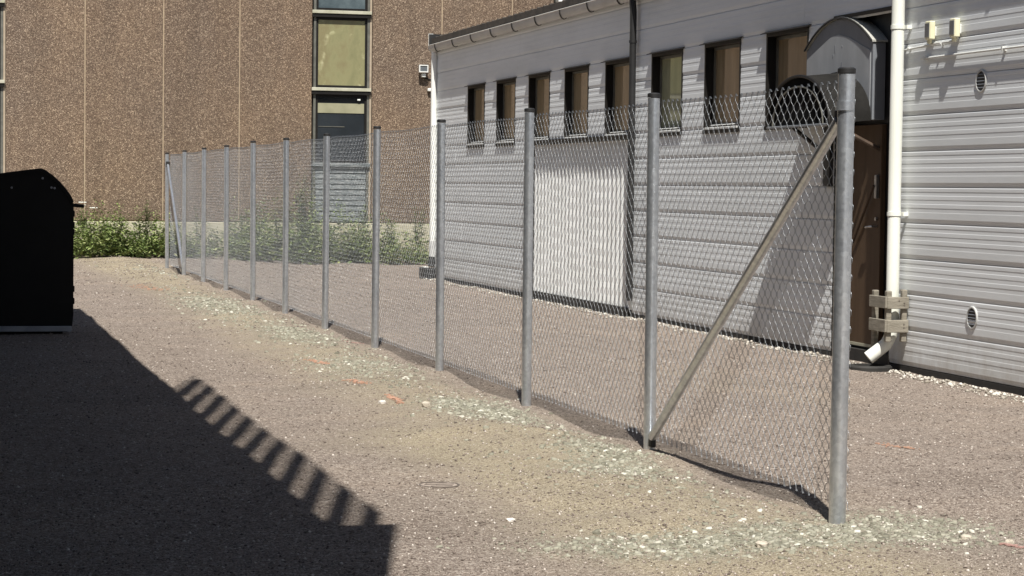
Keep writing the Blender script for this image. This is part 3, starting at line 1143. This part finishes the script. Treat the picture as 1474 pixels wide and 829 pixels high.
dp = thing('downpipe', 'white plastic downpipe inside a timber guard right of the brown door', 'downpipe', 'white downpipes on the white building')
px, py = 8.285, 18.17
MB().tube([(px, py, 3.88), (px, py, .30), (px - .01, py, .22), (px - .05, py + .01, .14), (px - .20, py + .05, .015)], [.058, .058, .058, .058, .060], 18).obj('pipe', M_PVC, dp, True)
MB().tube([(px, py, .30), (px, py, .47)], .064, 18).obj('socket', M_PVC, dp, True)
for z in (1.29, 2.95):
    MB().tube([(px, py, z), (px, py, z + .035)], .065, 18).obj('pipe_clip', M_PVC, dp, True)
    MB().box(px + .05, Xw, py - .085, py - .05, z, z + .035).obj('clip_arm', M_PVC, dp)
dp2 = thing('downpipe', 'white downpipe at the far corner of the white building', 'downpipe', 'white downpipes on the white building')
qx, qy = Xw - .055, YE1 + .02
MB().tube([(qx, qy, 3.86), (qx, qy, .55)], .052, 16).obj('pipe', M_WHITE, dp2, True)
MB().tube([(qx, qy, .56), (qx, qy, .28)], .056, 16).obj('boot', M_VENT, dp2, True)
MB().tube([(qx, qy, .28), (qx - .02, qy - .02, .12)], [.058, .062], 16).obj('shoe', M_BLACK, dp2, True)


def drain(x, y, r_, label):
    t = thing('gully_ring', label, 'drain', 'black gully rings under the downpipes')
    g = float(gz(x, y))
    N = 24
    m = MB()
    vs, fs = [], []
    for rr_, z in ((r_, -.05), (r_, .035), (r_ * .93, .05), (r_ * .72, .05), (r_ * .70, -.02)):
        vs += [(x + math.cos(6.2832 * k / N) * rr_, y + math.sin(6.2832 * k / N) * rr_, g + z) for k in range(N)]
    for j in range(4):
        for k in range(N):
            fs.append((j * N + k, j * N + (k + 1) % N, (j + 1) * N + (k + 1) % N, (j + 1) * N + k))
    m.add(vs, fs).obj('ring', M_TAR, t, True)
    MB().tube([(x, y, g - .03), (x, y, g + .01)], r_ * .695, 24).obj('grate', M_IRON, t)
    return t


drain(8.10, 18.22, .20, 'flat black gully ring under the white pipe beside the door')
# black trough at the far corner
tr = thing('drain_trough', 'black drain box with a white lid at the far corner of the white building', 'drain')
m = MB()
m.prism([(8.12, .10), (8.14, -.16), (8.40, -.16), (8.42, .10)], 1, YE1 - .22, YE1 + .12)
m.obj('trough', M_BLACK, tr)
MB().bbox(8.15, 8.24, YE1 - .15, YE1 + .05, .102, .118, .005).obj('lid', M_WHITE, tr)

gd = thing('pipe_guard', 'weathered timber guard round the foot of the white downpipe', 'guard')
gx0, gx1, gy0, gy1 = 8.165, 8.372, 18.03, 18.36
for z0, z1 in ((.467, .572), (.255, .367)):
    MB().bbox(gx0, gx1, gy0 - .024, gy0, z0, z1, .004).obj('plank', M_WOOD, gd)
    MB().bbox(gx0 - .022, gx0 - .001, gy0 - .024, gy1, z0 + .004, z1 + .003, .004).obj('plank', M_WOOD, gd)
for (x, y, z0, z1) in ((gx0 + .028, gy0 + .026, .17, .625), (gx1 - .03, gy0 + .026, .17, .635), (gx0 + .028, gy1 - .026, -.02, .62)):
    m = MB()
    m.bbox(x - .025, x + .025, y - .025, y + .025, z0, z1, .006)
    m.obj('upright', M_WOOD, gd)
for (x, z) in ((gx0 + .11, .54), (gx0 + .16, .52), (gx0 + .16, .50), (gx0 + .16, .33), (gx0 + .16, .30)):
    MB().tube([(x, gy0 - .029, z), (x, gy0 - .022, z)], .006, 8).obj('nail_head', M_IRON, gd)

# lamps, conduits and vents on the right-hand wall
def wall_lamp(y, zc, label):
    t = thing('wall_lamp', label, 'lamp', 'cream lamps high on the ribbed wall')
    MB().bbox(Xw - .080, Xw - .026, y - .05, y + .05, zc - .08, zc + .08, .008).obj('lamp_body', M_LAMP, t)
    MB().bbox(Xw - .086, Xw - .081, y - .042, y + .042, zc - .06, zc + .06, .002).obj('lens', M_LENS, t)
    MB().bbox(Xw - .03, Xw + .0, y - .03, y + .03, zc - .05, zc + .03, .004).obj('bracket', M_CABLE, t)
    MB().tube([(Xw - .045, y + .02, zc - .075), (Xw - .045, y + .03, zc - .11)], .022, 10).obj('sensor', M_LAMP, t, True)
    return t


wall_lamp(17.62, 2.905, 'cream wall lamp nearer the white downpipe')
wall_lamp(17.14, 2.895, 'cream wall lamp further right, second from the downpipe')
t = thing('conduit', 'short pale conduit linking the two cream wall lamps', 'conduit', 'pale conduits on the ribbed wall')
MB().tube([(Xw - .022, 18.30, 2.765), (Xw - .022, 17.70, 2.785), (Xw - .022, 17.62, 2.79), (Xw - .022, 17.2, 2.79), (Xw - .022, 17.14, 2.81)], .010, 8).obj('tube', M_CABLE, t, True)
for y in (18.1, 17.45):
    MB().tube([(Xw - .022, y - .012, 2.778), (Xw - .022, y + .012, 2.778)], .016, 8).obj('clip', M_CABLE, t, True)
t = thing('conduit', 'long pale conduit running along the ribbed wall below the lamps', 'conduit', 'pale conduits on the ribbed wall')
MB().tube([(Xw - .034, 17.83, 2.672), (Xw - .034, 8, 2.675)], .0105, 8).obj('tube', M_CABLE, t, True)
for k in range(7):
    y = 17.75 - 1.45 * k
    MB().box(Xw - .046, Xw - .001, y - .012, y + .012, 2.655, 2.69).obj('clip', M_CABLE, t)


def vent(y, z, label):
    t = thing('wall_vent', label, 'vent', 'round vents in the ribbed wall')
    N = 26
    m = MB()
    vs, fs = [], []
    for r_, x in ((.098, 0), (.098, -.012), (.092, -.018), (.082, -.018), (.082, -.004)):
        vs += [(Xw + x, y + math.cos(6.2832 * k / N) * r_, z + math.sin(6.2832 * k / N) * r_) for k in range(N)]
    for j in range(4):
        for k in range(N):
            fs.append((j * N + k, j * N + (k + 1) % N, (j + 1) * N + (k + 1) % N, (j + 1) * N + k))
    m.add(vs, fs).obj('rim', M_VENT, t, True)
    MB().tube([(Xw - .008, y, z), (Xw - .0075, y, z)], .0815, 26).obj('throat', M_BLACK, t)
    for k in range(5):
        zz = z - .054 + .027 * k
        hw = math.sqrt(.080 ** 2 - (zz - z) ** 2)
        MB().prism([(Xw - .016, zz - .003), (Xw - .010, zz + .002), (Xw - .010, zz + .005), (Xw - .016, zz - .000)], 1, y - hw, y + hw).obj('slat', M_GREYD, t)


vent(16.72, 2.43, 'round slatted vent high on the ribbed wall under the conduit')
vent(16.79, .46, 'round slatted vent low on the ribbed wall near the ground')


# ------------------------------------------------------------------ brown building
BB = thing('brown_building', 'tall brown building of exposed aggregate panels with window strips', 'building')
ZTOP = 10.5
PZ = .70
edges = [1.40, 3.03, 4.66, 6.27, 7.84]
bays = [(edges[k], edges[k + 1]) for k in range(4)] + [(9.13, 10.68), (10.68, 12.26), (12.26, 13.22), (14.46, 16.05), (16.05, 17.64), (17.64, 19.23), (19.23, 20.8)]
x = .16
for k in range(5):
    bays.append((x - 1.62, x))
    x -= 1.62
for a, b in bays:
    MB().bbox(a + .014, b - .014, YB, YB + .10, PZ, ZTOP, .012).obj('wall_panel', M_AGG, BB)
    for q in (a, b):
        pass
for q in (3.03, 4.66, 6.27, 10.68, 12.26, 16.05, 17.64, 19.23, -1.46, -3.08, -4.70, -6.32):
    MB().box(q - .018, q + .018, YB + .012, YB + .06, PZ + .01, ZTOP - .01).obj('joint', M_SEAL, BB)
MB().box(-8, 20.8, YB + .11, YB + 9, -.5, ZTOP - .02).obj('inner_wall', M_FRAME, BB)
MB().bbox(-8, 20.8, YB - .03, YB + .108, -.5, PZ - .012, .01).obj('plinth', M_PLINTH, BB)
MB().box(-8.1, 20.9, YB - .06, YB + 9.1, ZTOP, ZTOP + .25).obj('roof', M_ROOF, BB)


def strip(x0, x1, low):
    """one window strip: posts, ledges, panes"""
    m = MB()
    m.box(x0, x0 + .05, YB + .0, YB + .109, PZ, ZTOP - .03)
    m.box(x1 - .05, x1, YB + .0, YB + .109, PZ, ZTOP - .03)
    fr_ = m.obj('window_post', M_ALU, BB)
    MB().box(x1 + .003, x1 + .045, YB - .006, YB + .105, PZ, ZTOP - .03).obj('trim', M_CREAM, BB)

    def ledge(z, mat=M_SILL):
        MB().bbox(x0 - .045, x1 + .03, YB - .075, YB + .0 - .008, z - .035, z + .035, .006).obj('ledge', mat, BB)
        MB().box(x0 - .04, x1 + .025, YB - .055, YB + .1, z - .11, z - .037).obj('ledge_shade_strip', M_FRAME, BB)  # solid dark strip standing in for the shade under the ledge

    for zl in (3.565, 5.22, 8.6):
        ledge(zl)
    a, b = x0 + .05, x1 - .05

    def win(z0, z1, mat, nm='window', d=.05):
        m = MB()
        e = .05
        m.box(a, a + e, YB + .02, YB + .1, z0, z1)
        m.box(b - e, b, YB + .02, YB + .1, z0, z1)
        m.box(a + e, b - e, YB + .02, YB + .1, z1 - e, z1)
        m.box(a + e, b - e, YB + .02, YB + .1, z0, z0 + e)
        f_ = m.obj(nm, M_FRAME, BB)
        MB().box(a + e, b - e, YB + d, YB + d + .02, z0 + e, z1 - e).obj('pane', mat, f_)
        return f_
    win(3.605, 5.105, M_OLIVE, 'spandrel', .035)
    win(5.26, 6.9, M_GLASSB)
    win(6.94, 8.48, M_OLIVE, 'spandrel', .035)
    win(8.64, 10.3, M_GLASSB)
    w_ = win(low, 3.45, M_GLASS)
    MB().box(a + .055, b - .055, YB + .038, YB + .048, 3.06, 3.27).obj('blind', M_STRIP, w_)
    return w_


w_ = strip(7.86, 9.08, 1.99)
MB().bbox(8.82, 8.89, YB - .01, YB + .034, 3.33, 3.37, .01).obj('contact_sensor', M_WHITE, w_)
MB().box(7.98, 8.55, YB + .04, YB + .0455, 2.76, 2.775).obj('blind_cord', M_ALU, w_)
MB().bbox(7.84, 9.1, YB - .07, YB + .0, 1.90, 1.985, .01).obj('ledge', M_WOODG, BB)
# peeling boards that close the lowest opening
z = 1.885
k = 0
while z > .76:
    hgt = .112 + .01 * math.sin(k * 2.1)
    MB().prism([(YB - .012, z - hgt), (YB + .010, z), (YB + .035, z), (YB + .02, z - hgt)], 0, 7.915 + random.uniform(0, .01), 9.02 - random.uniform(0, .02)).obj('board', M_WOODG, BB).rotation_euler = (0, 0, 0)
    z -= hgt + .004
    k += 1
strip(.18, 1.36, .75)
strip(13.24, 14.44, .75)
m = MB()
for xx in (13.30, 13.62):
    m.box(xx, xx + .1, YB - .03, YB + .018, 5.30, 8.4)
m.obj('mullion', M_WHITE, BB)

fl = thing('floodlight', 'small white floodlight on a bracket on the brown wall', 'lamp')
fx, fz = 10.245, 4.05
m = MB()
t = .02
m.box(fx - .10, fx - .10 + t, YB - .17, YB - .10, fz - .075, fz + .085)
m.box(fx + .10 - t, fx + .10, YB - .17, YB - .10, fz - .075, fz + .085)
m.box(fx - .10 + t, fx + .10 - t, YB - .17, YB - .10, fz + .085 - t, fz + .085)
m.box(fx - .10 + t, fx + .10 - t, YB - .17, YB - .10, fz - .075, fz - .075 + t)
m.obj('housing', M_WHITE, fl)
MB().box(fx - .10 + t, fx + .10 - t, YB - .155, YB - .105, fz - .075 + t, fz + .085 - t).obj('lens', M_LENS, fl)
MB().bbox(fx - .03, fx + .06, YB - .12, YB - .002, fz - .18, fz - .10, .01).obj('bracket', M_WHITE, fl)
MB().tube([(fx + .05, YB - .015, fz - .19), (fx + .15, YB - .015, fz - .215), (fx + .6, YB - .015, fz - .215)], .012, 6).obj('cable', M_FRAME, fl)
sx_, sz_ = 10.42, 3.60
MB().bbox(sx_ - .06, sx_ + .06, YB - .09, YB - .001, sz_ - .035, sz_ + .035, .015).obj('motion_sensor', M_WHITE)
tag(bpy.data.objects['motion_sensor'], 'little white motion sensor on the brown wall below the floodlight', 'sensor')


# ------------------------------------------------------------------ waste container in the shade
bn = thing('waste_container', 'black steel waste container with a curved lid standing in the shade', 'waste container')
bx1, bx0, by0, by1 = 1.315, -.15, 22.0, 23.4
out = [(bx0, .085), (bx1 - .012, .085), (bx1, .2), (bx1, 1.27)]
lid = [(bx1, 1.31), (bx1 - .03, 1.375), (bx1 - .075, 1.435), (bx1 - .13, 1.50), (bx1 - .20, 1.565), (bx1 - .27, 1.615), (bx1 - .315, 1.633), (bx1 - .42, 1.62), (.61, 1.578), (.2, 1.50), (bx0, 1.30)]
MB().prism([(p[0], p[1]) for p in out + [(bx1, 1.29)] + [(q[0] - .006, q[1] - .012) for q in lid]], 1, by0 + .012, by1).obj('body', M_BIN, bn)
lid_in = [(q[0] * .985 + .0, q[1] - .028) for q in lid[::-1]]
MB().prism(lid + lid_in, 1, by0 - .004, by1 + .012).obj('lid', M_BIN, bn)
MB().tube([(bx1 - .01, by0 + .05, 1.275), (bx1 + .10, by0 + .05, 1.265)], .018, 10).obj('handle', M_BIN, bn, True)
MB().tube([(bx1 + .09, by0 + .05, 1.265), (bx1 + .09, by1 - .1, 1.265)], .016, 10).obj('grab_bar', M_BIN, bn, True)
MB().bbox(bx0, bx1 - .018, by0 - .022, by0 + .01, .035, .088, .004).obj('bottom_rail', M_BINR, bn)
for yy in (by0 + .08, by1 - .25):
    MB().bbox(bx0 + .05, bx1 - .1, yy, yy + .12, -.06, .034, .004).obj('skid', M_BIN, bn)
for (x, z) in ((1.015, 1.535), (1.10, 1.445), (.72, 1.44), (1.13, 1.44)):
    MB().tube([(x, by0 + .013, z), (x, by0 - .012, z)], .011, 8).obj('bolt', M_BINR, bn)
for z in (1.16, 1.05, .98, .42, .30):
    MB().bbox(bx1 - .002, bx1 + .014, by0 + .06, by0 + .09, z, z + .06, .004).obj('hinge', M_BIN, bn)


# ------------------------------------------------------------------ weeds along the brown wall
def leaves(V_, F_, T_, p, d, L, W, tone):
    """one folded leaf as two triangles pairs"""
    d = d / np.linalg.norm(d)
    sd = np.cross(d, np.array([0, 0, 1.0]))
    nn = np.linalg.norm(sd)
    sd = sd / nn if nn > 1e-3 else np.array([1.0, 0, 0])
    a = p + d * L * .45 + sd * W
    b = p + d * L * .45 - sd * W
    tip = p + d * L - np.array([0, 0, L * .18])
    o = len(V_)
    V_ += [p, a, tip, b]
    F_.append((o, o + 1, o + 2, o + 3))
    T_ += [tone] * 4


def plant_leaves(rnd, h, n, spread, tone0, V_, F_, T_, ox=0, oy=0, oz=0, Lr=(.06, .16)):
    for k in range(n):
        t = rnd.random() ** .8
        a = rnd.random() * 6.2832
        rr_ = spread * (1 - .75 * t) * rnd.random()
        p = np.array([ox + rr_ * math.cos(a), oy + rr_ * math.sin(a), oz + h * t])
        d = np.array([math.cos(a), math.sin(a), rnd.uniform(-.3, 1.0)])
        L = rnd.uniform(*Lr) * (1.15 - .6 * t)
        leaves(V_, F_, T_, p, d, L, L * rnd.uniform(.16, .3), min(1, max(0, tone0 + rnd.gauss(0, .2))))


rnd = random.Random(5)
V_, F_, T_ = [], [], []
SV = MB()
for k in range(980):
    x = rnd.uniform(2.0, 12.2)
    front = 44.3 + .35 * math.sin(x * 1.7) + .2 * math.sin(x * 4.1) - (.25 if x > 5 else 0)
    y = front + (46.85 - front) * rnd.random()
    h = rnd.choice((rnd.uniform(.25, .5), rnd.uniform(.4, .75), rnd.uniform(.7, 1.05))) * (.65 + .35 * (y - front) / 2.2)
    g_ = float(vnoise(np.array(x * .9), np.array(y * .35), 21))
    if g_ < .30 and rnd.random() < .8:
        continue
    h *= .55 + .85 * g_
    if x > 5.6:
        h *= 1.3
    plant_leaves(rnd, h, 46, .20, rnd.uniform(.35, .85), V_, F_, T_, x, y, float(gz(x, y)))
me = raw_mesh('weeds', np.array(V_), np.array(F_), M_LEAF, np.array(T_))
tag(link('weeds', me), 'low green weeds growing along the foot of the brown wall', None, None, 'stuff')


def weed(x, y, h, n, spread, tone0, label, seed, flower=0):
    rnd = random.Random(seed)
    t = thing('weed_plant', label, 'weed', 'tall weeds by the brown wall')
    t.location = (x, y, float(gz(x, y)))
    V_, F_, T_ = [], [], []
    m = MB()
    ns = max(2, int(n / 90))
    for s in range(ns):
        ax, ay = rnd.uniform(-spread, spread) * .6, rnd.uniform(-spread, spread) * .5
        hh = h * rnd.uniform(.72, 1.0) if s else h
        m.tube([(ax * .3, ay * .3, 0), (ax * .7, ay * .7, hh * .5), (ax, ay, hh)], [.010, .007, .003], 5)
        for q in range(int(n / ns)):
            tt = rnd.random() ** .75
            a = rnd.random() * 6.2832
            p = np.array([ax * (.3 + .7 * tt), ay * (.3 + .7 * tt), hh * tt])
            r_ = rnd.random() * .12 * (1.1 - tt) * 2
            p = p + np.array([math.cos(a) * r_, math.sin(a) * r_, 0])
            L = rnd.uniform(.06, .17) * (1.2 - .8 * tt)
            leaves(V_, F_, T_, p, np.array([math.cos(a), math.sin(a), rnd.uniform(-.2, .9)]), L, L * rnd.uniform(.15, .28), min(1, max(0, tone0 + rnd.gauss(0, .18))))
    m.obj('stem', M_STEM, t)
    link('leaf_mass', raw_mesh('leaf_mass', np.array(V_), np.array(F_), M_LEAF, np.array(T_)), t)['kind'] = 'stuff'
    if flower:
        fm = MB()
        for q in range(flower):
            fx_, fy_, fz_ = rnd.uniform(-.16, .22), rnd.uniform(-.1, .1), h * rnd.uniform(.88, 1.06)
            for j in range(14):
                a = rnd.random() * 6.28
                r_ = .075 * math.sqrt(rnd.random())
                fm.bbox(fx_ + r_ * math.cos(a) - .012, fx_ + r_ * math.cos(a) + .012, fy_ + r_ * math.sin(a) - .012, fy_ + r_ * math.sin(a) + .012, fz_ - .01, fz_ + .012, .005)
        fm.obj('flower_heads', M_FLOWER, t)


weed(3.02, 45.6, 1.02, 520, .34, .45, 'white flowering weed beside the black container', 1, 4)
weed(4.18, 46.2, 1.18, 560, .20, .28, 'tall dark spiky weed left of the far fence end', 2)
weed(3.75, 46.4, .82, 260, .16, .4, 'thin upright weed between the white flowers and the dark spike', 3)
weed(4.50, 46.3, .78, 260, .16, .4, 'slender weed just right of the dark spiky weed', 4)
weed(3.45, 46.3, .75, 240, .16, .45, 'thin weed right beside the white flowering one', 9)
weed(7.55, 46.2, 1.95, 900, .36, .22, 'tallest dark weed in front of the boarded window edge', 5)
weed(7.05, 46.0, 1.35, 640, .36, .3, 'bushy dark weed left of the tallest weed', 6)
weed(10.0, 46.3, 1.15, 520, .24, .3, 'spreading weed near the corner of the white building', 7)
weed(9.45, 46.2, .95, 420, .3, .35, 'bushy weed right of the boarded window', 8)
weed(5.35, 46.1, 1.05, 380, .25, .5, 'pale green weed behind the second gap from the far fence end', 21)
weed(8.75, 46.3, 1.2, 420, .22, .45, 'upright weed under the right end of the boarded window', 22)
weed(10.55, 46.0, 1.45, 620, .3, .42, 'tall bright weed closest to the corner of the white building', 23)
weed(2.55, 45.3, .7, 330, .3, .6, 'low leafy weed touching the black container handle side', 24)
weed(6.3, 46.2, .95, 420, .3, .35, 'leafy weed behind the middle fence posts', 10)


# ------------------------------------------------------------------ building beside the camera, whose balcony shades the yard
SB = thing('side_building', 'grey rendered building beside the camera with an overhanging balcony that shades the yard', 'building')
MB().box(-9, -2.6, -12, 26, -.4, 8.5).obj('wall', M_RENDER, SB)
MB().box(-9.2, -2.4, -12.2, 26.2, 8.5, 8.75).obj('roof', M_ROOF, SB)
MB().bbox(-2.6, 1.12, -8, 24.3, 3.72, 4.0, .006).obj('balcony_floor', M_SLAB, SB)
for k in range(11):
    y = 5.86 + .69 * k
    MB().box(1.085, 1.091, y + .17, y + .50, 4.002, 6.3).obj('screen_slat', M_WOOD, SB)
    m = MB()
    for j in range(4):
        yy = y + .52 + j * .085
        m.box(1.087, 1.089, yy, yy + .040, 4.0, 6.28)
    m.obj('gap_dimming_strips', M_WOOD, SB)  # unseen strips, added to dim the sunlight through the screen gaps
MB().bbox(-2.6, 1.091, 5.66, 5.71, 4.002, 6.3, .004).obj('end_screen', M_RENDER, SB)
